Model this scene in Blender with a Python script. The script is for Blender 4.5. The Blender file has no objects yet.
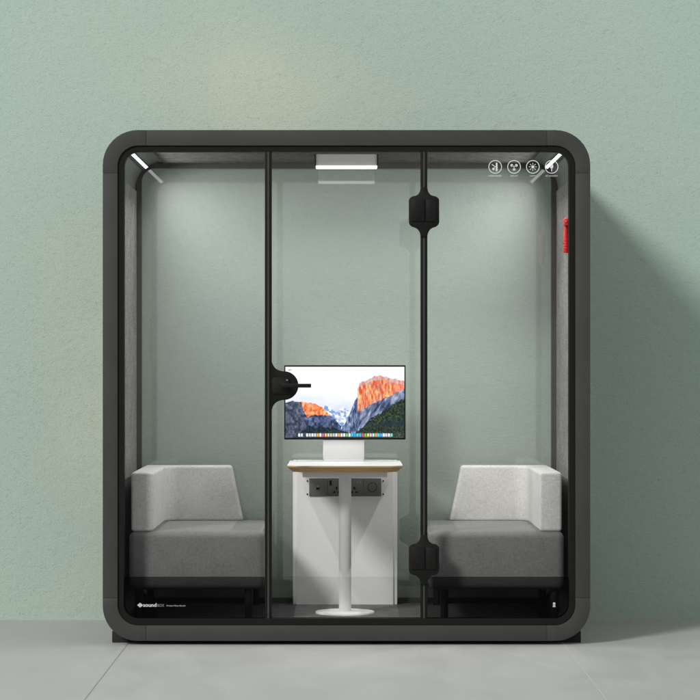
import bpy, bmesh, math, random
from mathutils import Vector, Matrix
random.seed(7)
sc = bpy.context.scene
C = sc.collection
S = 221.36           # photo pixels per metre on the front plane (700 px photo)
CX, CY = 346.5, 361.0
CAMZ, CAMD = 1.283, 12.0
D = 1.09             # booth depth
WALLY = 1.16

def fx(px, Y=0.0): return (px - CX) / S * (1 + Y / CAMD)
def fz(py, Y=0.0): return CAMZ + (CY - py) / S * (1 + Y / CAMD)

# ------------------------------------------------------------------ materials
def mat(name):
    m = bpy.data.materials.new(name); m.use_nodes = True
    nt = m.node_tree; nt.nodes.clear()
    out = nt.nodes.new('ShaderNodeOutputMaterial')
    return m, nt, out

def N(nt, typ, **kw):
    n = nt.nodes.new(typ)
    for k, v in kw.items():
        if hasattr(n, k): setattr(n, k, v)
        else: n.inputs[k.replace('_', ' ')].default_value = v
    return n

def ramp(nt, fac, stops):
    r = nt.nodes.new('ShaderNodeValToRGB')
    while len(r.color_ramp.elements) < len(stops): r.color_ramp.elements.new(0.5)
    for e, (p, c) in zip(r.color_ramp.elements, stops):
        e.position = p; e.color = (*c, 1) if len(c) == 3 else c
    nt.links.new(fac, r.inputs['Fac'])
    return r.outputs['Color']

def math_(nt, op, a, b):
    n = nt.nodes.new('ShaderNodeMath'); n.operation = op
    for i, v in enumerate((a, b)):
        if isinstance(v, (int, float)): n.inputs[i].default_value = v
        else: nt.links.new(v, n.inputs[i])
    return n.outputs[0]

def noise(nt, co, scale, detail=3, rough=0.55, dist=0.0):
    n = nt.nodes.new('ShaderNodeTexNoise')
    n.inputs['Scale'].default_value = scale; n.inputs['Detail'].default_value = detail
    n.inputs['Roughness'].default_value = rough; n.inputs['Distortion'].default_value = dist
    nt.links.new(co, n.inputs['Vector'])
    return n.outputs['Fac']

def simple(name, col, rough=0.5, spec=0.5, metal=0.0, var=0.06, vscale=14, bump=0.0, bscale=400):
    m, nt, out = mat(name)
    b = nt.nodes.new('ShaderNodeBsdfPrincipled')
    co = nt.nodes.new('ShaderNodeTexCoord').outputs['Object']
    f = noise(nt, co, vscale, 4)
    lo = tuple(c * (1 - var) for c in col); hi = tuple(min(1, c * (1 + var)) for c in col)
    nt.links.new(ramp(nt, f, [(0.3, lo), (0.7, hi)]), b.inputs['Base Color'])
    b.inputs['Roughness'].default_value = rough
    b.inputs['Specular IOR Level'].default_value = spec
    b.inputs['Metallic'].default_value = metal
    if bump:
        bp = nt.nodes.new('ShaderNodeBump'); bp.inputs['Strength'].default_value = bump
        bp.inputs['Distance'].default_value = 0.002
        nt.links.new(noise(nt, co, bscale, 2), bp.inputs['Height'])
        nt.links.new(bp.outputs['Normal'], b.inputs['Normal'])
    nt.links.new(b.outputs[0], out.inputs[0])
    return m

def two_sided(name, col):
    """ink printed pale on the outside with a dark back added for its reflection in the rear glass"""
    m, nt, out = mat(name)
    b = nt.nodes.new('ShaderNodeBsdfPrincipled'); b.inputs['Roughness'].default_value = 0.7
    b.inputs['Specular IOR Level'].default_value = 0.1
    g = nt.nodes.new('ShaderNodeNewGeometry')
    nt.links.new(ramp(nt, g.outputs['Backfacing'], [(0.4, col), (0.6, (0.01, 0.01, 0.01))]), b.inputs['Base Color'])
    nt.links.new(b.outputs[0], out.inputs[0])
    return m

def fabric(name, col, var=0.22, weave=420, bump=0.5, sheen=0.25):
    """woven cloth: crossed threads with slubs and soft mottling"""
    m, nt, out = mat(name)
    b = nt.nodes.new('ShaderNodeBsdfPrincipled')
    co = nt.nodes.new('ShaderNodeTexCoord').outputs['Object']
    def stretched(sx, sy, sz, scale):
        mp = nt.nodes.new('ShaderNodeMapping'); mp.inputs['Scale'].default_value = (sx, sy, sz)
        nt.links.new(co, mp.inputs['Vector'])
        return noise(nt, mp.outputs[0], scale, 2, 0.6)
    h = stretched(0.16, 0.16, 1.0, weave)       # threads running across
    v = stretched(1.0, 1.0, 0.14, weave)       # threads running up
    f = math_(nt, 'MULTIPLY', math_(nt, 'ADD', h, v), 0.5)
    big = noise(nt, co, 9, 3)
    f2 = math_(nt, 'ADD', math_(nt, 'MULTIPLY', f, 0.8), math_(nt, 'MULTIPLY', big, 0.2))
    lo = tuple(c * (1 - 1.6 * var) for c in col); hi = tuple(min(1, c * (1 + 1.6 * var)) for c in col)
    nt.links.new(ramp(nt, f2, [(0.36, lo), (0.64, hi)]), b.inputs['Base Color'])
    b.inputs['Roughness'].default_value = 0.95
    b.inputs['Specular IOR Level'].default_value = 0.6 * sheen
    b.inputs['Sheen Weight'].default_value = sheen
    b.inputs['Sheen Roughness'].default_value = 0.4
    bp = nt.nodes.new('ShaderNodeBump'); bp.inputs['Strength'].default_value = bump
    bp.inputs['Distance'].default_value = 0.002
    nt.links.new(f, bp.inputs['Height']); nt.links.new(bp.outputs['Normal'], b.inputs['Normal'])
    nt.links.new(b.outputs[0], out.inputs[0])
    return m

def glass(name, f0, tint=(0.96, 0.98, 0.97), rough=0.0, haze=0.0):
    """thin architectural glass: clear with a Schlick surface reflection"""
    m, nt, out = mat(name)
    tr = N(nt, 'ShaderNodeBsdfTransparent'); tr.inputs['Color'].default_value = (*tint, 1)
    gl = N(nt, 'ShaderNodeBsdfGlossy'); gl.inputs['Roughness'].default_value = rough
    lw = nt.nodes.new('ShaderNodeLayerWeight'); lw.inputs['Blend'].default_value = 0.5
    p = math_(nt, 'POWER', lw.outputs['Facing'], 5.0)
    f = math_(nt, 'ADD', math_(nt, 'MULTIPLY', p, 1 - f0), f0)
    mx = nt.nodes.new('ShaderNodeMixShader')
    body = tr
    if haze:      # white diffuse mixed in to imitate haze of reflected light
        df = N(nt, 'ShaderNodeBsdfDiffuse'); df.inputs['Color'].default_value = (0.80, 0.82, 0.81, 1)
        body = nt.nodes.new('ShaderNodeMixShader'); body.inputs[0].default_value = haze
        nt.links.new(tr.outputs[0], body.inputs[1]); nt.links.new(df.outputs[0], body.inputs[2])
    nt.links.new(f, mx.inputs[0]); nt.links.new(body.outputs[0], mx.inputs[1]); nt.links.new(gl.outputs[0], mx.inputs[2])
    nt.links.new(mx.outputs[0], out.inputs[0])
    return m

def film(name, t, mixf):
    m, nt, out = mat(name)
    tr = N(nt, 'ShaderNodeBsdfTransparent'); tr.inputs['Color'].default_value = (t, t, t, 1)
    df = N(nt, 'ShaderNodeBsdfDiffuse'); df.inputs['Color'].default_value = (0.012, 0.012, 0.012, 1)
    mx = nt.nodes.new('ShaderNodeMixShader'); mx.inputs[0].default_value = mixf
    nt.links.new(tr.outputs[0], mx.inputs[1]); nt.links.new(df.outputs[0], mx.inputs[2])
    nt.links.new(mx.outputs[0], out.inputs[0])
    return m

def emit(name, col, s):
    m, nt, out = mat(name)
    e = N(nt, 'ShaderNodeEmission'); e.inputs['Color'].default_value = (*col, 1); e.inputs['Strength'].default_value = s
    nt.links.new(e.outputs[0], out.inputs[0])
    return m

def stucco():
    m, nt, out = mat('sage_stucco')
    b = nt.nodes.new('ShaderNodeBsdfPrincipled')
    co = nt.nodes.new('ShaderNodeTexCoord').outputs['Object']
    # two broad patches of warm light painted into the base colour, with ragged edges
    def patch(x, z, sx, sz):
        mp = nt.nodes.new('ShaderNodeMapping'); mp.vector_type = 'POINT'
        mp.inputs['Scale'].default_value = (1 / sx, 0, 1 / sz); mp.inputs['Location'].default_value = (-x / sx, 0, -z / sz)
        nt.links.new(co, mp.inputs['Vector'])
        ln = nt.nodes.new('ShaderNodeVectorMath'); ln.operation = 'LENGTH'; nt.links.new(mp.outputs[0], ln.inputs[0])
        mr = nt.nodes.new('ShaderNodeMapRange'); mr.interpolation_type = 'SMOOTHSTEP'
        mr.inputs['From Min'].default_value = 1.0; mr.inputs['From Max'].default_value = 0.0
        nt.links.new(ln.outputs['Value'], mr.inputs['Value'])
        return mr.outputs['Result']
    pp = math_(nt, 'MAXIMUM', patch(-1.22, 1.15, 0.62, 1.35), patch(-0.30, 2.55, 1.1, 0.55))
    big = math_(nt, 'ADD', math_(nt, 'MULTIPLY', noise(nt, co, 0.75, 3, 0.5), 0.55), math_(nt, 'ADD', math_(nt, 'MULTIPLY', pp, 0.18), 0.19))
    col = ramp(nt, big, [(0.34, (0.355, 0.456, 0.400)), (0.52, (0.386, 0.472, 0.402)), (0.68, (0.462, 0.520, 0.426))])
    fine = noise(nt, co, 120, 4, 0.7)
    mx = nt.nodes.new('ShaderNodeMix'); mx.data_type = 'RGBA'; mx.blend_type = 'MULTIPLY'
    mx.inputs[0].default_value = 0.45
    nt.links.new(col, mx.inputs[6]); nt.links.new(ramp(nt, fine, [(0.30, (0.60, 0.60, 0.60)), (0.46, (0.97, 0.97, 0.97)), (0.7, (1, 1, 1))]), mx.inputs[7])
    nt.links.new(mx.outputs[2], b.inputs['Base Color'])
    b.inputs['Roughness'].default_value = 0.9; b.inputs['Specular IOR Level'].default_value = 0.2
    # trowelled grain, scattered pits and short drag marks
    mp = nt.nodes.new('ShaderNodeMapping'); mp.inputs['Rotation'].default_value = (0, 0.6, 0); mp.inputs['Scale'].default_value = (1, 1, 1.4)
    nt.links.new(co, mp.inputs['Vector'])
    lump = noise(nt, mp.outputs[0], 125, 4, 0.65, 0.4)
    soft = noise(nt, mp.outputs[0], 22, 3, 0.55, 0.5)
    pit = ramp(nt, noise(nt, mp.outputs[0], 60, 3, 0.6, 1.2), [(0.60, (0, 0, 0)), (0.74, (1, 1, 1))])
    ridge = noise(nt, mp.outputs[0], 13, 4, 0.6, 1.0)
    crack = ramp(nt, ridge, [(0.485, (0, 0, 0)), (0.5, (1, 1, 1)), (0.515, (0, 0, 0))])
    mask = ramp(nt, noise(nt, co, 11, 3), [(0.56, (0, 0, 0)), (0.68, (1, 1, 1))])
    cr = math_(nt, 'MULTIPLY', math_(nt, 'MULTIPLY', crack, mask), 0.16)
    h = math_(nt, 'ADD', math_(nt, 'MULTIPLY', lump, 0.55), math_(nt, 'MULTIPLY', soft, 0.5))
    h = math_(nt, 'SUBTRACT', math_(nt, 'SUBTRACT', h, math_(nt, 'MULTIPLY', pit, 0.3)), cr)
    bp = nt.nodes.new('ShaderNodeBump'); bp.inputs['Strength'].default_value = 0.75; bp.inputs['Distance'].default_value = 0.0055
    nt.links.new(h, bp.inputs['Height']); nt.links.new(bp.outputs['Normal'], b.inputs['Normal'])
    nt.links.new(b.outputs[0], out.inputs[0])
    return m

def concrete():
    m, nt, out = mat('pale_concrete')
    b = nt.nodes.new('ShaderNodeBsdfPrincipled')
    co = nt.nodes.new('ShaderNodeTexCoord').outputs['Object']
    mp = nt.nodes.new('ShaderNodeMapping'); mp.inputs['Scale'].default_value = (1, 0.35, 1)
    nt.links.new(co, mp.inputs['Vector'])
    a = noise(nt, mp.outputs[0], 3.2, 6, 0.6, 0.8)
    f = noise(nt, co, 55, 4, 0.6)
    s = math_(nt, 'ADD', math_(nt, 'MULTIPLY', a, 0.75), math_(nt, 'MULTIPLY', f, 0.25))
    nt.links.new(ramp(nt, s, [(0.33, (0.375, 0.378, 0.37)), (0.5, (0.395, 0.398, 0.39)), (0.68, (0.42, 0.422, 0.412))]), b.inputs['Base Color'])
    b.inputs['Specular IOR Level'].default_value = 0.3
    nt.links.new(ramp(nt, a, [(0.3, (0.45,) * 3), (0.7, (0.62,) * 3)]), b.inputs['Roughness'])
    bp = nt.nodes.new('ShaderNodeBump'); bp.inputs['Strength'].default_value = 0.12; bp.inputs['Distance'].default_value = 0.003
    nt.links.new(f, bp.inputs['Height']); nt.links.new(bp.outputs['Normal'], b.inputs['Normal'])
    nt.links.new(b.outputs[0], out.inputs[0])
    return m

def wood():
    m, nt, out = mat('bevelled_oak')
    b = nt.nodes.new('ShaderNodeBsdfPrincipled')
    co = nt.nodes.new('ShaderNodeTexCoord').outputs['Object']
    mp = nt.nodes.new('ShaderNodeMapping'); mp.inputs['Scale'].default_value = (3, 3, 120)
    nt.links.new(co, mp.inputs['Vector'])
    g = noise(nt, mp.outputs[0], 3, 5, 0.6)
    nt.links.new(ramp(nt, g, [(0.3, (0.52, 0.31, 0.12)), (0.7, (0.74, 0.49, 0.23))]), b.inputs['Base Color'])
    b.inputs['Roughness'].default_value = 0.5
    nt.links.new(b.outputs[0], out.inputs[0])
    return m

M = {
    'frame': simple('charcoal_powder_coat', (0.043, 0.0425, 0.041), 0.6, 0.15, var=0.09, vscale=5, bump=0.12, bscale=900),
    'shell': simple('charcoal_shell', (0.042, 0.042, 0.041), 0.6, 0.2),
    'trim': simple('satin_grey_trim', (0.115, 0.12, 0.118), 0.42, 0.45),
    'black': simple('black_seal', (0.0095, 0.0092, 0.0085), 0.6, 0.08),
    'black_lit': simple('lit_black_border', (0.085, 0.081, 0.078), 0.6, 0.15),  # paler copy of the black border, interior light put into its colour
    'blackmetal': simple('black_metal', (0.0065, 0.0063, 0.006), 0.5, 0.13),
    'dark': simple('dark_gap', (0.004, 0.004, 0.004), 0.8, 0.1),
    'seal': simple('grey_seal', (0.036, 0.036, 0.036), 0.6, 0.3),
    'felt': fabric('grey_felt', (0.235, 0.235, 0.232), 0.26, 150, 0.4, 0.0),
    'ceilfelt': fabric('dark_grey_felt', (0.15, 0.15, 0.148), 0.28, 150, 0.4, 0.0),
    'carpet': fabric('charcoal_carpet', (0.12, 0.12, 0.12), 0.4, 160, 0.8),
    'seat': fabric('dark_grey_upholstery', (0.185, 0.184, 0.18), 0.13, 330, 0.35),
    'back': fabric('pale_grey_upholstery', (0.60, 0.59, 0.58), 0.13, 330, 0.35),
    'white': simple('white_laminate', (0.60, 0.60, 0.60), 0.4, 0.3, var=0.01),
    'whitemetal': simple('white_powder_coat', (0.88, 0.88, 0.885), 0.4, 0.4, var=0.015),
    'standwhite': simple('white_stand', (0.62, 0.62, 0.62), 0.45, 0.3, var=0.01),
    'panel': simple('white_panel', (0.90, 0.90, 0.90), 0.55, 0.3, var=0.02),
    'socket': simple('anthracite_faceplate', (0.13, 0.13, 0.13), 0.4, 0.4),
    'brass': simple('brass_contact', (0.34, 0.29, 0.17), 0.5, 0.4, 0.6),
    'steel': simple('grey_metal', (0.3, 0.3, 0.3), 0.35, 0.5, 0.8),
    'red': simple('red_plastic', (0.70, 0.02, 0.025), 0.4, 0.5),
    'darkred': simple('dark_red_plastic', (0.25, 0.01, 0.012), 0.5, 0.4),
    'yellow': simple('yellow_plastic', (0.7, 0.5, 0.04), 0.45, 0.4),
    'print': two_sided('white_print', (0.62, 0.62, 0.62)),
    'greyprint': simple('grey_print', (0.22, 0.22, 0.22), 0.7, 0.2, var=0.01),
    'dimprint': simple('dim_grey_print', (0.42, 0.42, 0.42), 0.7, 0.2, var=0.01),
    'glass': glass('front_glass', 0.008, (0.79, 0.795, 0.79)),
    'backglass': glass('back_glass', 0.15, (0.985, 0.99, 0.985), 0.035, 0.11),
    'film': film('dark_film', 0.30, 0.12),
    'doorfilm': film('smoke_film', 0.92, 0.05),
    'strip': emit('strip_light_glow', (1, 0.99, 0.97), 2.6),
    'lamp': emit('ceiling_light_glow', (1, 0.99, 0.97), 2.6),
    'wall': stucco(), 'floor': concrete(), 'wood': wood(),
    'joint_dark': simple('dark_joint', (0.22, 0.22, 0.215), 0.9, 0.1),
    'joint_light': simple('light_joint', (0.52, 0.52, 0.505), 0.9, 0.1),
    'rubber': simple('black_rubber', (0.02, 0.02, 0.02), 0.8, 0.2),
    'leg': simple('dark_metal_leg', (0.035, 0.035, 0.034), 0.4, 0.45),
}

# ------------------------------------------------------------------ mesh helpers
def finish(bm, bevel=0.0, seg=2, angle=30):
    bmesh.ops.remove_doubles(bm, verts=bm.verts, dist=1e-6)
    bmesh.ops.recalc_face_normals(bm, faces=bm.faces)
    if bevel:
        ed = [e for e in bm.edges if len(e.link_faces) == 2 and e.calc_face_angle(0) > math.radians(angle)]
        bmesh.ops.bevel(bm, geom=ed, offset=bevel, segments=seg, affect='EDGES', clamp_overlap=True, profile=0.5)
    return bm

def link(name, bm, m, parent=None, smooth=True, angle=35):
    me = bpy.data.meshes.new(name)
    bm.to_mesh(me); bm.free()
    me.materials.append(m)
    if smooth:
        me.shade_smooth()
        me.set_sharp_from_angle(angle=math.radians(angle))
    o = bpy.data.objects.new(name, me); C.objects.link(o)
    if parent is not None:
        o.parent = parent
        if parent.type == 'EMPTY': o.location = -Vector(parent.location)
    return o

def bmn(): return bmesh.new()

def box(bm, x0, x1, y0, y1, z0, z1):
    vs = [bm.verts.new((x, y, z)) for x in (x0, x1) for y in (y0, y1) for z in (z0, z1)]
    for q in ((0, 1, 3, 2), (4, 6, 7, 5), (0, 4, 5, 1), (2, 3, 7, 6), (0, 2, 6, 4), (1, 5, 7, 3)):
        bm.faces.new([vs[i] for i in q])
    return vs

def prism(bm, pts, y0, y1):
    """polygon in the X-Z plane extruded along Y"""
    a = [bm.verts.new((x, y0, z)) for x, z in pts]; b = [bm.verts.new((x, y1, z)) for x, z in pts]
    n = len(pts)
    bm.faces.new(a); bm.faces.new(b[::-1])
    for i in range(n):
        bm.faces.new((a[i], b[i], b[(i + 1) % n], a[(i + 1) % n]))

def prism_z(bm, pts, z0, z1, pts_top=None):
    a = [bm.verts.new((x, y, z0)) for x, y in pts]; b = [bm.verts.new((x, y, z1)) for x, y in (pts_top or pts)]
    n = len(pts)
    bm.faces.new(a); bm.faces.new(b[::-1])
    for i in range(n):
        bm.faces.new((a[i], b[i], b[(i + 1) % n], a[(i + 1) % n]))

def strip_piece(bm, outer, inner, y0, y1, closed=False):
    """solid between two matching X-Z polylines"""
    n = len(outer)
    V = [[bm.verts.new((p[0], y, p[1])) for p in L] for L in (outer, inner) for y in (y0, y1)]
    of, ob, inf, inb = V
    for i in range(n if closed else n - 1):
        j = (i + 1) % n
        bm.faces.new((of[i], of[j], inf[j], inf[i])); bm.faces.new((ob[i], inb[i], inb[j], ob[j]))
        bm.faces.new((of[i], ob[i], ob[j], of[j])); bm.faces.new((inf[i], inf[j], inb[j], inb[i]))
    if not closed:
        for i in (0, n - 1): bm.faces.new((of[i], inf[i], inb[i], ob[i]))

def cyl(bm, p0, p1, r, n=32, r2=None):
    p0, p1 = Vector(p0), Vector(p1); d = p1 - p0
    rot = d.to_track_quat('Z', 'Y').to_matrix().to_4x4()
    bmesh.ops.create_cone(bm, cap_ends=True, segments=n, radius1=r, radius2=r if r2 is None else r2, depth=d.length,
                          matrix=Matrix.Translation((p0 + p1) / 2) @ rot)

def corners(l, r, b, t, rad, seam, n=10):
    """four corner point lists of a rounded rectangle (counter-clockwise from lower right), each with a straight lead in and out"""
    L = []
    for (cx, cz, a0, lead, trail) in (
        (r - rad, b + rad, -90, (seam[1], b), (r, seam[2])),
        (r - rad, t - rad, 0, (r, seam[3]), (seam[1], t)),
        (l + rad, t - rad, 90, (seam[0], t), (l, seam[3])),
        (l + rad, b + rad, 180, (l, seam[2]), (seam[0], b))):
        arc = [(cx + rad * math.cos(math.radians(a0 + 90 * k / n)), cz + rad * math.sin(math.radians(a0 + 90 * k / n))) for k in range(n + 1)]
        L.append([lead] + arc + [trail])
    return L

def flat(L): return [p for c in L for p in c]

def bez(p0, p1, p2, n=8):
    return [((1 - t) ** 2 * p0[0] + 2 * t * (1 - t) * p1[0] + t * t * p2[0], (1 - t) ** 2 * p0[1] + 2 * t * (1 - t) * p1[1] + t * t * p2[1])
            for t in [k / n for k in range(n + 1)]]

def thing(name, label, cat, loc=(0, 0, 0), group=None):
    o = bpy.data.objects.new(name, None); C.objects.link(o)
    o.location = loc; o.empty_display_size = 0.1
    o['label'] = label; o['category'] = cat
    if group: o['group'] = group
    return o

def text(name, s, size, px, py, Y, m, parent, bold=0.0, align='CENTER', width=None):
    cu = bpy.data.curves.new(name + '_curve', 'FONT')
    cu.body = s; cu.size = size; cu.align_x = align; cu.align_y = 'CENTER'; cu.offset = bold; cu.resolution_u = 3
    to = bpy.data.objects.new(name + '_tmp', cu); C.objects.link(to)
    dg = bpy.context.evaluated_depsgraph_get()
    me = bpy.data.meshes.new_from_object(to.evaluated_get(dg))
    bpy.data.objects.remove(to); bpy.data.curves.remove(cu)
    xs = [v.co.x for v in me.vertices]
    k = (width / S) / (max(xs) - min(xs)) if width else 1.0
    ox, oz = fx(px), fz(py)
    for v in me.vertices:
        x, y, z = v.co
        v.co = (ox + x * k, Y, oz + y)
    if sum(p.normal.y for p in me.polygons) > 0: me.flip_normals()
    me.materials.clear(); me.materials.append(m); me.name = name
    o = bpy.data.objects.new(name, me); C.objects.link(o)
    o.parent = parent
    if parent.type == 'EMPTY': o.location = -Vector(parent.location)
    return o

# ------------------------------------------------------------------ the setting: floor and wall
bm = bmn()
vs = [bm.verts.new(p) for p in ((-14, -20, 0), (14, -20, 0), (14, WALLY + 0.3, 0), (-14, WALLY + 0.3, 0))]
bm.faces.new(vs)
floor = link('floor', bm, M['floor'], None, False); floor['kind'] = 'structure'
for px, mm, w in ((127.0, 'joint_dark', 0.002), (564.0, 'joint_light', 0.0034)):
    x = fx(px)
    bm = bmn()
    bm.faces.new([bm.verts.new(p) for p in ((x - w / 2, -20, 0.002), (x + w / 2, -20, 0.002), (x + w / 2, WALLY, 0.002), (x - w / 2, WALLY, 0.002))])
    j = link('floor_joint', bm, M[mm], None, False); j['kind'] = 'structure'
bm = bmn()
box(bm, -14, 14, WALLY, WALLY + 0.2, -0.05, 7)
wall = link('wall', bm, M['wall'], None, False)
wall['kind'] = 'structure'

# ------------------------------------------------------------------ office booth
booth = thing('office_booth', 'large charcoal framed glass office booth with rounded corners standing against the sage green wall', 'office booth', (0, 0.5, 0))
OL, OR, OT, OB = fx(102.7), fx(590.3), fz(130), fz(641)
IL, IR, IT, IB = fx(117.5), fx(575.5), fz(145.5), fz(625.5)
GL, GR, GT, GB = fx(123.7), fx(569.3), fz(151.3), fz(618.7)
px1 = 1 / S
seamx = (fx(146), fx(547), fz(598), fz(173))
R_O, R_I, R_G, R_L = 35 * px1, 20.5 * px1, 14.5 * px1, 28.5 * px1
gap = 0.0006

def frame_ring(y0, y1, backing, parts=True):
    oc = corners(OL, OR, OB, OT, R_O, seamx); ic = corners(IL, IR, IB, IT, R_I, seamx)
    for k in range(4):
        bm = bmn(); strip_piece(bm, oc[k], ic[k], y0, y1); finish(bm, 0.0016, 2)
        link('frame_corner', bm, M['frame'], booth)
    for k in range(4):
        a, b, c, d = Vector(oc[k][-1]), Vector(oc[(k + 1) % 4][0]), Vector(ic[k][-1]), Vector(ic[(k + 1) % 4][0])
        t = (b - a).normalized() * gap
        bm = bmn(); strip_piece(bm, [tuple(a + t), tuple(b - t)], [tuple(c + t), tuple(d - t)], y0, y1); finish(bm, 0.0016, 2)
        link('frame_rail', bm, M['frame'], booth)
    e = 0.002
    bm = bmn()
    strip_piece(bm, flat(corners(OL + e, OR - e, OB + e, OT - e, R_O - e, seamx)), flat(corners(IL - e, IR + e, IB - e, IT + e, R_I + e, seamx)), *backing, closed=True)
    finish(bm); link('frame_gasket', bm, M['black'], booth)

frame_ring(0.0, 0.07, (0.004, 0.066))
frame_ring(D - 0.03, D, (D - 0.026, D - 0.004))

# shell (its inside is the smooth satin corner trim)
e = 0.003
bm = bmn()
strip_piece(bm, flat(corners(OL + e, OR - e, OB + e, OT - e, R_O - e, seamx, 16)), flat(corners(OL + 0.03, OR - 0.03, OB + 0.03, OT - 0.03, R_O - 0.02, seamx, 16)), 0.0705, D - 0.0305, closed=True)
finish(bm); link('outer_shell', bm, M['shell'], booth)
bm = bmn()
strip_piece(bm, flat(corners(OL + 0.031, OR - 0.031, OB + 0.031, OT - 0.031, R_O - 0.02, seamx, 16)), flat(corners(IL - e, IR + e, IB - e, IT + e, R_L, seamx, 16)), 0.0705, D - 0.0305, closed=True)
finish(bm); link('inner_shell', bm, M['trim'], booth)

# fabric linings, proud of the trim
ly0, ly1 = 0.072, D - 0.032
zt, zb = fz(145.5 + 30.5), fz(625.5 - 30.5)
for side, (x0, x1) in ((-1, (IL - e + 0.0002, IL + 0.003)), (1, (IR - 0.003, IR + e - 0.0002))):
    bm = bmn(); box(bm, x0, x1, ly0, ly1, zb, zt); finish(bm, 0.0015, 2)
    link('side_lining', bm, M['felt'], booth)
bm = bmn(); box(bm, fx(117.5 + 29.5), fx(575.5 - 29.5), ly0, ly1, IT - 0.003, IT + e - 0.0002); finish(bm, 0.0015, 2)
link('ceiling_lining', bm, M['ceilfelt'], booth)
bm = bmn(); box(bm, fx(117.5 + 29.5), fx(575.5 - 29.5), ly0, ly1, IB - e + 0.0002, IB + 0.004); finish(bm, 0.001, 1)
link('carpet', bm, M['carpet'], booth)
CARPET = IB + 0.004

# black printed border of the glass, front and back; the back one is paler for interior light
for y0, y1 in ((0.010, 0.0705), (D - 0.0305, D - 0.012)):
    bm = bmn()
    strip_piece(bm, flat(corners(IL + 0.0005, IR - 0.0005, IB + 0.0005, IT - 0.0005, R_I, seamx)), flat(corners(GL, GR, GB, GT, R_G, seamx)), y0, y1, closed=True)
    finish(bm, 0.001, 1); link('glass_border', bm, M['black' if y0 < 0.5 else 'black_lit'], booth)

# mullions
ML, MR = (264.7, 271.7), (420.6, 427.5)
for a, b in (ML, MR):
    bm = bmn(); box(bm, fx(a), fx(b), 0.0115, 0.034, GB - 0.004, GT + 0.004); finish(bm, 0.0015, 2)
    mo = link('mullion', bm, M['black'], booth)
    c = (a + b) / 2
    bm = bmn(); box(bm, fx(c - 0.75), fx(c + 0.75), 0.0105, 0.0125, GB + 0.001, GT - 0.001)
    link('seal_strip', bm, M['seal'], mo)

# panes: two fixed windows and the door
GY = 0.020
def pane(name, a, b, gm):
    bm = bmn()
    bm.faces.new([bm.verts.new(p) for p in ((fx(a), GY, GB - 0.01), (fx(b), GY, GB - 0.01), (fx(b), GY, GT + 0.01), (fx(a), GY, GT + 0.01))])
    return link(name, bm, gm, booth, False)
def filmpiece(a, b, par, fm):
    bm = bmn()
    bm.faces.new([bm.verts.new(p) for p in ((fx(a), GY - 0.003, GB - 0.004), (fx(b), GY - 0.003, GB - 0.004), (fx(b), GY - 0.003, fz(577)), (fx(a), GY - 0.003, fz(577)))])
    return link('tinted_band', bm, fm, par, False)
win_l = pane('window_pane', 120.5, 266, M['glass']); filmpiece(121, 265.5, win_l, M['film'])
door = pane('door', 270.5, 422, M['glass']); filmpiece(271, 421.5, door, M['doorfilm'])
win_r = pane('window_pane', 426, 572.5, M['glass']); filmpiece(426.5, 572, win_r, M['film'])
win_l['label'] = 'left fixed window pane with white brand lettering at its foot'
win_r['label'] = 'right fixed window pane with four round white icons at its top'
door['label'] = 'glass door with black lever handle and two black hinges'
bm = bmn(); y = D - 0.022
bm.faces.new([bm.verts.new(p) for p in ((GL - .01, y, GB - .01), (GR + .01, y, GB - .01), (GR + .01, y, GT + .01), (GL - .01, y, GT + .01))])
link('back_pane', bm, M['backglass'], booth, False)

# hinges
def hinge(cy):
    cx = 424.05
    half = bez((3.3, -24.5), (3.9, -16.5), (9.5, -15.6), 7) + bez((9.5, -15.6), (13.8, -15.2), (15.2, -11.5), 6) + \
           [(15.2, 10.5)] + bez((15.2, 10.5), (14.6, 14.6), (10.5, 15.6), 6) + bez((10.5, 15.6), (4.2, 17.0), (3.3, 25.0), 7)
    pts = [(fx(cx + x), fz(cy + y)) for x, y in half] + [(fx(cx - x), fz(cy + y)) for x, y in reversed(half)]
    bm = bmn(); prism(bm, pts, 0.0, 0.0195); finish(bm, 0.0012, 2)
    h = link('hinge', bm, M['blackmetal'], door)
    for a, b in ((-12.6, 0.5), (2.0, 12.2)):
        bm = bmn(); box(bm, fx(cx + a), fx(cx + b), -0.007, 0.0005, fz(cy + 10), fz(cy - 12)); finish(bm, 0.0018, 2)
        o = link('hinge_leaf', bm, M['blackmetal'], door)
hinge(211.5); hinge(559.5)

# lock plate and lever
pts = bez((271.3, 358.5), (272.3, 370.2), (283, 371.2), 8) + \
      [(284 + 14.4 * math.sin(math.radians(a)), 385.6 - 14.4 * math.cos(math.radians(a))) for a in range(5, 180, 8)] + \
      bez((283, 400), (272.3, 401.2), (271.3, 412.5), 8)
bm = bmn(); prism(bm, [(fx(x), fz(y)) for x, y in pts], 0.0, 0.0195); finish(bm, 0.0012, 2)
link('lock_plate', bm, M['blackmetal'], door)
def rrect(a, b, c, d, r, n=5):
    out = []
    for cx, cy, a0 in ((b - r, c + r, -90), (b - r, d - r, 0), (a + r, d - r, 90), (a + r, c + r, 180)):
        out += [(cx + r * math.cos(math.radians(a0 + 90 * k / n)), cy + r * math.sin(math.radians(a0 + 90 * k / n))) for k in range(n + 1)]
    return out
bm = bmn(); prism(bm, [(fx(x), fz(y)) for x, y in rrect(271.8, 289.5, 377.3, 394, 3)], -0.008, 0.0005); finish(bm, 0.0015, 2)
link('escutcheon', bm, M['blackmetal'], door)
bm = bmn()
c = (fx(285), fz(385.6))
cyl(bm, (c[0], -0.0075, c[1]), (c[0], -0.016, c[1]), 5.3 * px1)
cyl(bm, (c[0], -0.016, c[1]), (c[0], -0.058, c[1]), 3.1 * px1)
finish(bm, 0.0012, 2)
link('handle_rose', bm, M['blackmetal'], door)
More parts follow.
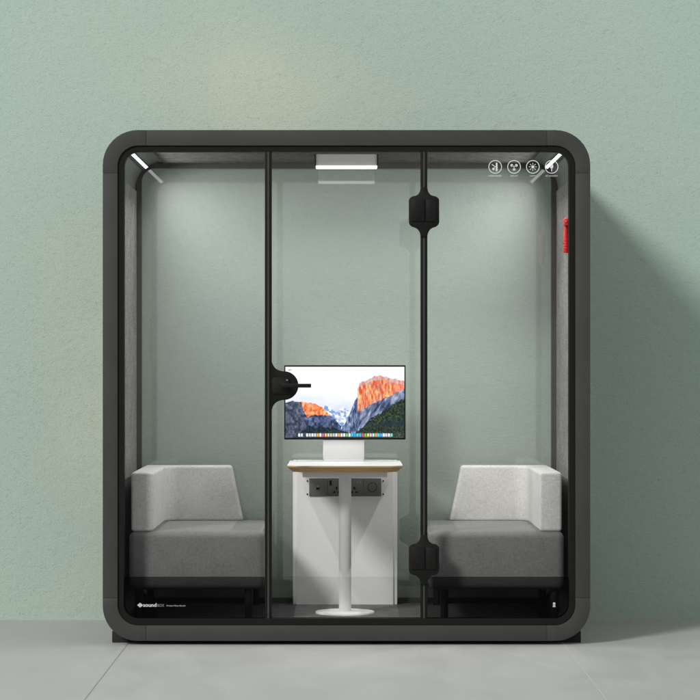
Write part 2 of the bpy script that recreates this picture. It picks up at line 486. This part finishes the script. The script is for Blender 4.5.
bm = bmn(); box(bm, fx(282.2), fx(311.3), -0.066, -0.050, fz(387.5), fz(383.6)); finish(bm, 0.003, 3)
link('lever_handle', bm, M['blackmetal'], door)
bm = bmn(); cyl(bm, (fx(287), -0.0085, fz(380.3)), (fx(287), -0.011, fz(380.3)), 1.0 * px1, 14)
link('lock_screw', bm, M['steel'], door)

# printed icons
PY = GY - 0.0035
def annulus(bm, cx, cy, r0, r1, n=40):
    a = [bm.verts.new((fx(cx + r1 * math.cos(2 * math.pi * k / n)), PY, fz(cy + r1 * math.sin(2 * math.pi * k / n)))) for k in range(n)]
    b = [bm.verts.new((fx(cx + r0 * math.cos(2 * math.pi * k / n)), PY, fz(cy + r0 * math.sin(2 * math.pi * k / n)))) for k in range(n)]
    for k in range(n): bm.faces.new((a[k], a[(k + 1) % n], b[(k + 1) % n], b[k]))
def poly(bm, pts): bm.faces.new([bm.verts.new((fx(x), PY, fz(y))) for x, y in pts])
def disc(bm, cx, cy, r, n=24): poly(bm, [(cx + r * math.cos(2 * math.pi * k / n), cy + r * math.sin(2 * math.pi * k / n)) for k in range(n)])
def stroke(bm, x0, y0, x1, y1, w):
    d = Vector((x1 - x0, y1 - y0)); nrm = Vector((-d.y, d.x)).normalized() * w / 2
    poly(bm, [(x0 + nrm.x, y0 + nrm.y), (x1 + nrm.x, y1 + nrm.y), (x1 - nrm.x, y1 - nrm.y), (x0 - nrm.x, y0 - nrm.y)])
ICON = [('sound', 495.4), ('fan', 514.3), ('light', 533.1), ('plug', 551.9)]
IY = 166.6
for kind, cx in ICON:
    bm = bmn(); annulus(bm, cx, IY, 6.0, 6.75)
    if kind == 'sound':      # a wall that turns sound back
        poly(bm, [(cx + 0.6, IY - 4.0), (cx + 2.3, IY - 4.0), (cx + 2.3, IY + 4.4), (cx + 0.6, IY + 4.4)])
        stroke(bm, cx - 3.4, IY - 2.6, cx + 0.5, IY + 0.3, 0.75)
        stroke(bm, cx + 0.5, IY - 0.6, cx - 1.2, IY + 1.4, 0.6)
        disc(bm, cx - 1.7, IY + 2.0, 1.25)
    elif kind == 'fan':
        for a in (30, 150, 270):
            x, y = cx + 2.6 * math.cos(math.radians(a)), IY - 2.6 * math.sin(math.radians(a)) - 0.2
            disc(bm, x, y, 1.4); stroke(bm, cx, IY - 0.2, x, y, 0.7)
    elif kind == 'light':
        disc(bm, cx, IY, 1.55)
        for a in range(0, 360, 45):
            ca, sa = math.cos(math.radians(a)), math.sin(math.radians(a))
            stroke(bm, cx + 2.3 * ca, IY + 2.3 * sa, cx + 3.9 * ca, IY + 3.9 * sa, 0.6)
    else:
        poly(bm, [(cx - 1.7, IY - 1.9), (cx + 1.7, IY - 1.9), (cx + 1.7, IY + 0.2), (cx + 0.9, IY + 1.6), (cx - 0.9, IY + 1.6), (cx - 1.7, IY + 0.2)])
        poly(bm, [(cx - 1.3, IY - 3.6), (cx - 0.7, IY - 3.6), (cx - 0.7, IY - 2.0), (cx - 1.3, IY - 2.0)])
        poly(bm, [(cx + 0.7, IY - 3.6), (cx + 1.3, IY - 3.6), (cx + 1.3, IY - 2.0), (cx + 0.7, IY - 2.0)])
        stroke(bm, cx, IY + 1.7, cx, IY + 4.6, 0.9)
    bm.normal_update()
    bmesh.ops.reverse_faces(bm, faces=[f for f in bm.faces if f.normal.y > 0])
    o = link('icon', bm, M['print'], win_r, False)
    o['label'] = {'sound': 'round icon of sound waves meeting a wall', 'fan': 'round icon of a three bladed fan', 'light': 'round icon of a shining lamp', 'plug': 'round icon of an electric plug'}[kind]
for s, cx, w in (('NOISE BARRIER', 495.4, 12.8), ('AIRFLOW', 514.3, 7.5), ('LIGHTS', 533.1, 6.0), ('AC SOCKETS', 551.9, 12.2)):
    text('caption', s, 2.1 * px1 * 1.05, cx, 175.7, PY, M['print'], win_r, bold=0.0, width=w)

# brand lettering
bm = bmn()
for k, h in enumerate((1.0, 2.2, 3.8, 4.6, 3.4, 2.4, 1.0)):
    x = 137.1 + k * 0.82
    poly(bm, rrect(x, x + 0.62, 605.5 - h / 2, 605.5 + h / 2, 0.28, 3))
bm.normal_update(); bmesh.ops.reverse_faces(bm, faces=[f for f in bm.faces if f.normal.y > 0])
link('brand_mark', bm, M['print'], win_l, False)
text('brand_lettering', 'sound', 5.2 * px1, 149.6, 605.5, PY, M['print'], win_l, bold=0.00035, width=13.2)
text('brand_lettering', 'BOX', 4.0 * px1, 160.4, 605.9, PY, M['greyprint'], win_l, width=6.8)
text('brand_lettering', 'Private Meet Booth', 2.1 * px1, 175.8, 606.1, PY, M['dimprint'], win_l, width=18.8)
bm = bmn()
disc(bm, 554.4, 604.0, 1.25); poly(bm, [(553.4, 604.4), (555.4, 604.4), (555.6, 606.2), (553.2, 606.2)]); poly(bm, [(553.0, 606.6), (555.8, 606.6), (555.8, 607.3), (553.0, 607.3)])
bm.normal_update(); bmesh.ops.reverse_faces(bm, faces=[f for f in bm.faces if f.normal.y > 0])
link('emblem', bm, M['print'], win_r, False)

# strip lights in the upper corners
LCx, LCz = 200.5, 187.0     # arc centre, px from the vanishing axis
for s in (-1, 1):
    a = math.radians(54.3)
    def arcpt(off, rad): # off px along the arc tangent, radius in px
        ca, sa = math.cos(a), math.sin(a)
        x, z = LCx + rad * ca - off * sa, LCz + rad * sa + off * ca
        return (s * x * px1, CAMZ + z * px1)
    bm = bmn(); prism(bm, [arcpt(-5.2, 27.6), arcpt(2.6, 27.4), arcpt(2.6, 29.2), arcpt(-5.2, 29.2)], 0.072, D - 0.04); finish(bm, 0.0012, 1)
    h = link('strip_light', bm, M['shell'], booth)
    bm = bmn(); prism(bm, [arcpt(-1.5, 26.9), arcpt(1.8, 26.9), arcpt(1.8, 27.7), arcpt(-1.5, 27.7)], 0.080, D - 0.10); finish(bm)
    link('diffuser', bm, M['strip'], h)

# ceiling light
def area_lamp(name, loc, direction, sx, sy, power, spread, along_y=True):
    l = bpy.data.lights.new(name, 'AREA'); l.shape = 'RECTANGLE'; l.size = sx; l.size_y = sy
    l.energy = power; l.color = (1.0, 0.99, 0.97); l.spread = math.radians(spread)
    o = bpy.data.objects.new(name, l); C.objects.link(o); o.location = loc
    z = -Vector(direction).normalized(); y = Vector((0, 1, 0)); x = y.cross(z)
    o.rotation_euler = Matrix((x, y, z)).transposed().to_euler()
    return o
for s in (-1, 1):
    a = math.radians(54.3)
    x, z = LCx + 26.4 * math.cos(a), LCz + 26.4 * math.sin(a)
    area_lamp('strip_lamp', (s * x * px1, 0.53, CAMZ + z * px1), (-s * 0.70, 0, -0.71), 0.012, 0.88, 14.0, 128)
cl0, cl1 = 0.465, 0.605
zc = IT - 0.003
hw = 30.3 * 1.0445 / S
zl = CAMZ + 202.8 / S
bm = bmn(); box(bm, -hw, hw, cl0 + 0.003, cl1, zl, zc + 0.0005); finish(bm, 0.001, 1)
lamp = link('ceiling_light', bm, M['whitemetal'], booth)
bm = bmn(); box(bm, -hw - 0.001, hw + 0.001, cl0, cl1 + 0.002, zl - 0.005, zl - 0.0003); finish(bm, 0.001, 1)
link('diffuser', bm, M['lamp'], lamp)
for s in (-1, 1):  # dark strips painted in for the shadow gaps beside the lamp
    bm = bmn(); x = s * (hw + 0.004); box(bm, x - 0.0028, x + 0.0028, cl0, cl1, zl + 0.001, zc + 0.0002)
    link('shadow_gap_strip', bm, M['shell'], lamp)

area_lamp('ceiling_lamp', (0, (cl0 + cl1) / 2, zl - 0.0085), (0, 0, -1), 0.27, 0.12, 3.6, 140)

# control panel on the left lining
bm = bmn()
cy0, cy1 = 0.075, 0.20
box(bm, IL + 0.0032, IL + 0.017, cy0, cy1, fz(361, .12), fz(312, .12)); finish(bm, 0.002, 2)
cp = link('control_panel', bm, M['black'], booth)
for py, mm in ((325.5, 'brass'), (337.5, 'steel'), (356.5, 'print')):
    bm = bmn(); box(bm, IL + 0.0172, IL + 0.0205, 0.10, 0.14, fz(py + 1.2, .12), fz(py - 1.2, .12)); finish(bm, 0.001, 1)
    link('button', bm, M[mm], cp)

# feet
for sx in (-1, 1):
    for y0 in (0.10, 0.82):
        bm = bmn()
        xa, xb = sorted((sx * 1.068, sx * 0.955))
        box(bm, xa, xb, y0, y0 + 0.16, 0.0, 0.052); finish(bm, 0.003, 2)
        link('foot', bm, M['rubber'], booth)

# ------------------------------------------------------------------ emergency hammer on the right lining
hy = 0.30
hz0, hz1 = fz(253, hy), fz(218, hy)
XW = IR - 0.003
ham = thing('emergency_hammer', 'small red emergency hammer hanging on the grey felt inside the right wall of the booth', 'emergency hammer', (XW, hy, hz0))
bm = bmn(); box(bm, XW - 0.006, XW - 0.0005, hy - 0.025, hy + 0.045, hz0 + 0.004, hz1 - 0.006); finish(bm, 0.002, 2)
link('bracket', bm, M['darkred'], ham)
bm = bmn(); cyl(bm, (XW - 0.015, hy + 0.012, hz0), (XW - 0.015, hy + 0.012, hz1 - 0.03), 0.0115, 20, 0.0105)
for k in range(4):
    z = hz0 + 0.02 + k * 0.012
    cyl(bm, (XW - 0.015, hy + 0.012, z), (XW - 0.015, hy + 0.012, z + 0.006), 0.0125, 20)
finish(bm, 0.001, 2, 50)
link('handle', bm, M['red'], ham)
bm = bmn(); box(bm, XW - 0.026, XW - 0.0065, hy - 0.022, hy + 0.046, hz1 - 0.036, hz1); finish(bm, 0.005, 3)
hd = link('head', bm, M['red'], ham)
bm = bmn(); cyl(bm, (XW - 0.016, hy - 0.020, hz1 - 0.018), (XW - 0.016, hy - 0.034, hz1 - 0.018), 0.006, 16, 0.001)
link('steel_tip', bm, M['steel'], hd)
bm = bmn(); box(bm, XW - 0.0245, XW - 0.0225, hy + 0.006, hy + 0.018, hz0 + 0.045, hz0 + 0.10)
link('yellow_label', bm, M['yellow'], ham)

# ------------------------------------------------------------------ armchairs
def make_armchair(s, label):
    t = thing('armchair', label, 'armchair', (s * 0.686, 0.6, CARPET), 'corner armchairs facing each other inside the booth')
    def X(px, Y): return s * abs(fx(px, Y))
    x0, x1 = s * 0.995, s * 0.377
    bm = bmn(); box(bm, min(x0, x1), max(x0, x1), 0.15, 1.035, fz(590, .15), 0.503)
    ed = bm.edges[:]
    bmesh.ops.recalc_face_normals(bm, faces=bm.faces)
    bmesh.ops.bevel(bm, geom=ed, offset=0.031, segments=6, affect='EDGES', profile=0.5, clamp_overlap=True)
    # soft swell of the cushion top and front
    bmesh.ops.subdivide_edges(bm, edges=[e for e in bm.edges if e.calc_length() > 0.2], cuts=12, use_grid_fill=True)
    for v in bm.verts:
        u = (abs(v.co.x) - 0.377) / 0.618; w = (v.co.y - 0.15) / 0.885; q = (v.co.z - fz(590, .15)) / 0.26
        k = max(0, min(1, u * (1 - u) * 4)); kw = max(0, min(1, w * (1 - w) * 4)); kq = max(0, min(1, q * (1 - q) * 4))
        if q > 0.85: v.co.z += 0.004 * (k * kw) ** 0.5
        if w < 0.1: v.co.y -= 0.006 * (k * kq) ** 0.5
    finish(bm); link('seat', bm, M['seat'], t)
    # L-shaped backrest: an arm along the booth's side and a panel along its back
    P = [(0.9865, 0.163), (0.884, 0.163), (0.881, 0.855)]
    P += bez((0.881, 0.855), (0.878, 0.925), (0.815, 0.93), 6)[1:]
    nb = len(P)
    P += [(0.504, 0.93), (0.504, 1.03), (0.9865, 1.03)]
    T = [(px if i not in (nb, nb + 1) else 0.560, py) for i, (px, py) in enumerate(P)]
    bm = bmn()
    prism_z(bm, [(s * x, y) for x, y in P], 0.5025, 0.7735, [(s * x, y) for x, y in T])
    bmesh.ops.recalc_face_normals(bm, faces=bm.faces)
    ed = [e for e in bm.edges if e.calc_face_angle(0) > math.radians(30)]
    bmesh.ops.bevel(bm, geom=ed, offset=0.014, segments=4, affect='EDGES', profile=0.5, clamp_overlap=True)
    finish(bm); link('backrest', bm, M['back'], t)
    for lx, lyy in ((0.955, 0.20), (0.449, 0.20), (0.957, 0.97), (0.443, 0.97)):
        bm = bmn(); cyl(bm, (s * lx, lyy, CARPET + 0.004), (s * lx, lyy, fz(590, .15) + 0.004), 0.0175, 24, 0.0195)
        cyl(bm, (s * lx, lyy, CARPET + 0.0002), (s * lx, lyy, CARPET + 0.0045), 0.0185, 24)
        finish(bm); link('leg', bm, M['leg'], t)
    return t
make_armchair(-1, 'grey upholstered corner armchair on the left of the white table, beside the door handle side')
make_armchair(1, 'grey upholstered corner armchair on the right of the white table, below the red hammer')

# ------------------------------------------------------------------ table
TX = -0.007
ZT = CAMZ - 107.0 / S
tab = thing('pedestal_table', 'white pedestal table with pale oak edge on a round foot, carrying the monitor', 'table', (TX, 0.54, CARPET))
ty0, ty1, thw = 0.25, 0.915, 0.268
def tplan(d, ch=0.045):
    a, b = thw - d, thw - d
    return [(TX - a + ch, ty0 + d), (TX + a - ch, ty0 + d), (TX + a, ty0 + d + ch), (TX + a, ty1 - d), (TX - a, ty1 - d), (TX - a, ty0 + d + ch)]
bm = bmn(); prism_z(bm, tplan(0), ZT - 0.0022, ZT); finish(bm, 0.0006, 1)
link('table_top', bm, M['white'], tab, angle=20)
bm = bmn()
prism_z(bm, tplan(0.0003), ZT - 0.0068, ZT - 0.0023)
prism_z(bm, tplan(0.026), ZT - 0.0305, ZT - 0.0069, tplan(0.0003))
finish(bm); link('wood_edge', bm, M['wood'], tab, angle=15)
bm = bmn(); box(bm, TX - 0.197, TX + 0.197, 0.36, 0.78, ZT - 0.058, ZT - 0.0307); finish(bm, 0.002, 1)
link('mounting_plate', bm, M['whitemetal'], tab)
bm = bmn(); cyl(bm, (TX, 0.54, CARPET + 0.0108), (TX, 0.54, ZT - 0.0582), 0.0292, 48)
finish(bm); link('column', bm, M['whitemetal'], tab)
bm = bmn(); cyl(bm, (TX, 0.54, CARPET + 0.0003), (TX, 0.54, CARPET + 0.0105), 0.142, 64, 0.138); finish(bm, 0.002, 2)
link('round_base', bm, M['whitemetal'], tab)

# ------------------------------------------------------------------ power panel behind the table
pan = thing('power_panel', 'white upright panel with dark power sockets standing behind the table column', 'power panel', (TX, 1.0, CARPET))
py_ = 0.965
bm = bmn(); box(bm, TX - 0.236, TX + 0.236, py_, 1.03, CARPET + 0.0003, ZT - 0.002); finish(bm, 0.002, 1)
link('panel', bm, M['panel'], pan)
for s in (-1, 1):
    bm = bmn()
    a, b = sorted((TX + s * 0.2365, TX + s * 0.255))
    box(bm, a, b, py_ + 0.012, 1.035, CARPET + 0.0003, ZT - 0.002); finish(bm, 0.002, 1)
    link('side_panel', bm, M['panel'], pan)
def qx(px): return fx(px, py_)
def qz(py): return fz(py, py_)
mods = [(309.2, 327.6, 'data'), (327.9, 346.0, 'plug'), (346.3, 363.2, 'plugr'), (363.5, 381.2, 'blank')]
SKM = M['socket']
for a, b, kind in mods:
    bm = bmn(); box(bm, qx(a), qx(b), py_ - 0.008, py_ - 0.0003, qz(496.2), qz(478.3)); finish(bm, 0.0015, 2)
    f = link('socket', bm, SKM, pan)
    f['label'] = {'data': 'socket module with a small data port', 'plug': 'power socket module with a switch', 'plugr': 'power socket module with charging ports', 'blank': 'blank socket module with a round outline'}[kind]
    yf0, yf1 = py_ - 0.0092, py_ - 0.0081
    def rect(n, x0, x1, z0, z1, mm):
        bm = bmn(); box(bm, qx(x0), qx(x1), yf0, yf1, qz(z1), qz(z0)); link(n, bm, mm, f, False)
    if kind == 'data':
        rect('port', 316.3, 319.6, 487.4, 489.6, M['dark']); rect('clip', 317.0, 319.2, 485.2, 487.0, M['steel'])
    elif kind == 'plug':
        rect('switch', 329.6, 331.6, 480.3, 485.2, M['dark'])
        rect('pin_hole', 335.9, 337.3, 486.6, 489.3, M['dark']); rect('pin_hole', 333.2, 335.4, 491.4, 492.9, M['dark']); rect('pin_hole', 337.6, 339.8, 491.4, 492.9, M['dark'])
    elif kind == 'plugr':
        rect('pin_hole', 353.6, 355.0, 486.6, 489.3, M['dark']); rect('pin_hole', 351.0, 353.0, 491.4, 492.9, M['dark']); rect('pin_hole', 355.6, 357.6, 491.4, 492.9, M['dark'])
        rect('charging_port', 356.3, 358.0, 481.0, 483.0, M['brass']); rect('charging_port', 359.4, 361.0, 481.0, 483.0, M['brass'])
    else:
        bm = bmn(); n = 36; cxp, czp = 372.3, 487.2
        ring = [[bm.verts.new((qx(cxp + r * math.cos(2 * math.pi * k / n)), yf0, qz(czp + r * math.sin(2 * math.pi * k / n)))) for k in range(n)] for r in (4.2, 4.7)]
        for k in range(n): bm.faces.new((ring[0][k], ring[0][(k + 1) % n], ring[1][(k + 1) % n], ring[1][k]))
        link('round_outline', bm, M['dark'], f, False)
for x, z in ((307.3, 480.9), (307.3, 494.2), (383.2, 480.9), (383.2, 494.2)):
    bm = bmn(); cyl(bm, (qx(x), py_ - 0.003, qz(z)), (qx(x), py_ - 0.0003, qz(z)), 0.0038, 16)
    link('screw', bm, M['rubber'], pan)

# ------------------------------------------------------------------ monitor
MY = 0.80
mon = thing('monitor', 'wide desktop monitor showing a sunlit mountain picture, standing on the white table', 'monitor', (fx(344.7, MY), MY, ZT))
mx0, mx1, mz0, mz1 = fx(284.2, MY), fx(405.6, MY), fz(439.6, MY), fz(365.2, MY)
bm = bmn(); box(bm, mx0, mx1, MY, MY + 0.022, mz0, mz1); finish(bm, 0.0025, 2)
link('housing', bm, M['black'], mon)
bm = bmn()
x0, x1 = fx(323, MY), fx(364.2, MY)
box(bm, x0, x1, MY + 0.006, MY + 0.030, ZT + 0.008, mz0 - 0.0003)
finish(bm, 0.002, 2); link('stand', bm, M['standwhite'], mon)
bm = bmn(); box(bm, x0 + 0.004, x1 - 0.004, MY - 0.01, MY + 0.11, ZT + 0.0003, ZT + 0.0078); finish(bm, 0.0015, 2)
link('stand_base', bm, M['standwhite'], mon)

# screen picture: a generic mountain valley at sunset, worked out per vertex from noise
def hsh(i, j, k=0):
    v = math.sin(i * 127.1 + j * 311.7 + k * 74.7) * 43758.5453
    return v - math.floor(v)
def vn(x, y, k=0):
    i, j = math.floor(x), math.floor(y); u, v = x - i, y - j
    u, v = u * u * (3 - 2 * u), v * v * (3 - 2 * v)
    return (hsh(i, j, k) * (1 - u) + hsh(i + 1, j, k) * u) * (1 - v) + (hsh(i, j + 1, k) * (1 - u) + hsh(i + 1, j + 1, k) * u) * v
def fbm(x, y, k=0, o=4):
    s, a, t = 0, 0.5, 0
    for q in range(o): s += a * vn(x * 2 ** q, y * 2 ** q, k + q); t += a; a *= 0.55
    return s / t
def lerp(a, b, t):
    t = max(0, min(1, t)); return tuple(p + (q - p) * t for p, q in zip(a, b))
def pl(u, pts):
    for (a, b), (c, d) in zip(pts, pts[1:]):
        if a <= u <= c: return b + (d - b) * (u - a) / (c - a)
    return pts[0][1] if u < pts[0][0] else pts[-1][1]
def picture(u, v):      # u right, v down, 0..1
    w = v + (fbm(u * 26, 3, 5) - 0.5) * 0.035
    c = lerp((252, 252, 255), (206, 214, 240), (v - 0.08) / 0.6 * (0.4 + fbm(u * 5, v * 9, 3)))
    # distant snow peaks
    if w > pl(u, [(0.28, .75), (0.34, .52), (0.38, .58), (0.43, .64), (0.48, .56), (0.55, .62), (0.62, .60)]) and 0.28 < u < 0.62:
        r = fbm(u * 40, v * 30, 9)
        c = lerp((120, 150, 205), (244, 247, 252), (r - 0.36) * 4.0)
    # left dark buttress and the lit shoulder behind it
    edge = pl(u, [(0, .50), (.06, .47), (.11, .50), (.14, .49), (.2, .50), (.26, .52), (.31, .57), (.36, .66), (.42, .74), (.47, .84)])
    if w > edge and u < 0.47:
        r = fbm(u * 60, v * 26, 11)
        lit = pl(u, [(0, .30), (.12, .45), (.15, .60), (.18, .70), (.25, .67), (.32, .68), (.37, .69), (.47, .5)])
        if 0.11 < u < 0.39 and w < lit: c = lerp((214, 84, 40), (255, 206, 150), (r - 0.3) * 2.2)
        else: c = lerp((38, 48, 78), (126, 142, 178), (r - 0.28) * 1.7)
        if u < 0.13 + 0.12 * max(0, v - .5): c = lerp((44, 50, 68), (128, 136, 158), (r - 0.28) * 1.6)
    # right slope in shade
    edge = pl(u, [(.44, .96), (.5, .80), (.55, .62), (.585, .48), (.605, .42), (.62, .28), (1, .3)])
    if w > edge and u > 0.44:
        r = fbm(u * 75, v * 16, 21)
        c = lerp((44, 58, 96), (168, 184, 214), (r - 0.28) * 1.9)
    # the great lit face
    top = pl(u, [(.615, .30), (.62, .235), (.68, .185), (.74, .14), (.80, .125), (.88, .155), (1, .20)])
    shade = pl(u, [(.6, .64), (.66, .59), (.74, .52), (.82, .45), (.90, .40), (1, .30)])
    if u > 0.605 and v + (fbm(u * 40, 8, 6) - .5) * .04 > top and v < shade + (fbm(u * 30, v * 20, 4) - .5) * .05:
        r = fbm(u * 70, v * 14, 31)
        c = lerp((208, 74, 42), (255, 208, 146), (r - 0.30) * 2.3)
        c = lerp(c, (150, 140, 176), max(0, fbm(u * 34, v * 30, 77) - 0.52) * 3)
        if v < top + 0.055: c = lerp(c, (200, 178, 196), 0.7 * fbm(u * 50, v * 60, 15) * 1.7)
        elif u > .9: c = lerp(c, (236, 112, 98), 0.45)
    elif u > 0.605 and v > shade:
        r = fbm((u + v * .25) * 46, v * 9, 41)
        c = lerp((46, 58, 92), (190, 200, 222), (r - 0.28) * 1.8)
    # forested slopes along the foot
    g = pl(u, [(0, 1.1), (.1, .93), (.2, .85), (.3, .83), (.42, .86), (.5, .92), (.57, .96), (.64, .86), (.72, .73), (.8, .64), (.9, .53), (1, .44)])
    if v + (fbm(u * 60, v * 40, 51) - 0.5) * 0.09 > g:
        r = fbm((u - v * .3) * 110, (v + u * .9) * 60, 61)
        c = lerp((20, 30, 30), (82, 98, 70) if u > 0.55 else (52, 72, 92), (r - 0.3) * 2.0)
        if u > .6: c = lerp(c, (38, 52, 60), max(0, fbm(u * 9, (v + u * .6) * 14, 88) - .42) * 3)
    if v > 0.93: c = lerp(c, (150, 156, 170), 0.15)
    return c
GW, GH = 360, 206
sx0, sx1, sz0, sz1 = mx0 + 0.0062, mx1 - 0.0062, mz0 + 0.0088, mz1 - 0.0080
me = bpy.data.meshes.new('screen')
verts, faces, cols = [], [], []
dock = [(232, 232, 236), (210, 214, 220), None, (226, 226, 230), (200, 204, 210), (228, 230, 232), (214, 216, 220), (236, 176, 60), (240, 240, 240), (226, 90, 160), (232, 190, 70), (200, 206, 214), (216, 196, 150), (190, 196, 204), (228, 228, 228), (236, 170, 90), (230, 230, 232), (240, 240, 240), (120, 200, 120), (236, 236, 236), (70, 190, 220), (60, 170, 230), (90, 200, 220), (70, 180, 236), (226, 80, 110), (110, 190, 90), (236, 214, 90), (200, 206, 210), (190, 220, 230), (236, 160, 80), (90, 190, 230), (80, 160, 220), (220, 220, 226), (206, 212, 216), (232, 232, 232), (120, 210, 200)]
def s2l(c): 
    c = c / 255.0
    return c / 12.92 if c <= 0.04045 else ((c + 0.055) / 1.055) ** 2.4
for j in range(GH):
    for i in range(GW):
        u, v = i / (GW - 1), j / (GH - 1)
        verts.append((sx0 + (sx1 - sx0) * u, MY - 0.0006, sz1 + (sz0 - sz1) * v))
        c = picture(u, v)
        if 0.94 < v < 0.982 and 0.105 < u < 0.905:
            q = (u - 0.105) / 0.8 * len(dock); k = int(q); f = q - k
            if k < len(dock) and dock[k] and 0.12 < f < 0.88: c = dock[k]
        if 0.03 < v < 0.055 and 0.025 < u < 0.055 and (int(u * 400) % 3): c = (120, 124, 132)
        cols.append((s2l(c[0]), s2l(c[1]), s2l(c[2]), 1))
for j in range(GH - 1):
    for i in range(GW - 1):
        a = j * GW + i
        faces.append((a, a + GW, a + GW + 1, a + 1))
me.from_pydata(verts, [], faces)
ca = me.color_attributes.new('picture', 'FLOAT_COLOR', 'POINT')
ca.data.foreach_set('color', [x for c in cols for x in c])
m, nt, out = mat('lit_screen')
at = N(nt, 'ShaderNodeAttribute'); at.attribute_name = 'picture'
em = N(nt, 'ShaderNodeEmission'); em.inputs['Strength'].default_value = 1.55
nt.links.new(at.outputs['Color'], em.inputs['Color']); nt.links.new(em.outputs[0], out.inputs[0])
me.materials.append(m)
so = bpy.data.objects.new('screen', me); C.objects.link(so); so.parent = mon; so.location = -Vector(mon.location)

# ------------------------------------------------------------------ light
w = bpy.data.worlds.new('World'); sc.world = w; w.use_nodes = True
bg = w.node_tree.nodes['Background']
bg.inputs['Color'].default_value = (0.97, 1.0, 1.0, 1); bg.inputs['Strength'].default_value = 0.64

d = Vector((0.72, 1.0, -0.75))
tgt = Vector((0, 0.6, 1.1))
la = bpy.data.lights.new('key_lamp', 'AREA'); la.shape = 'DISK'; la.size = 8.0; la.energy = 14600; la.color = (1.0, 0.985, 0.955)
lo = bpy.data.objects.new('key_lamp', la); C.objects.link(lo)
lo.location = tgt - d * 30
lo.rotation_euler = d.to_track_quat('-Z', 'Y').to_euler()

# ------------------------------------------------------------------ camera
cam = bpy.data.cameras.new('camera'); co = bpy.data.objects.new('camera', cam); C.objects.link(co)
co.location = (0, -CAMD, CAMZ); co.rotation_euler = (math.radians(90), 0, 0)
cam.sensor_width = 36; cam.lens = 36 * CAMD / (700 / S)
cam.shift_x = (350 - CX) / 700; cam.shift_y = (CY - 350) / 700
cam.clip_end = 200
sc.camera = co

sc.render.engine = 'CYCLES'
sc.view_settings.view_transform = 'Standard'; sc.view_settings.look = 'None'
sc.view_settings.exposure = 0; sc.view_settings.gamma = 1
cy = sc.cycles
cy.max_bounces = 10; cy.transparent_max_bounces = 32; cy.diffuse_bounces = 5; cy.glossy_bounces = 5
cy.caustics_reflective = False; cy.caustics_refractive = False
cy.sample_clamp_indirect = 6
try:
    cy.use_denoising = True
except Exception: pass
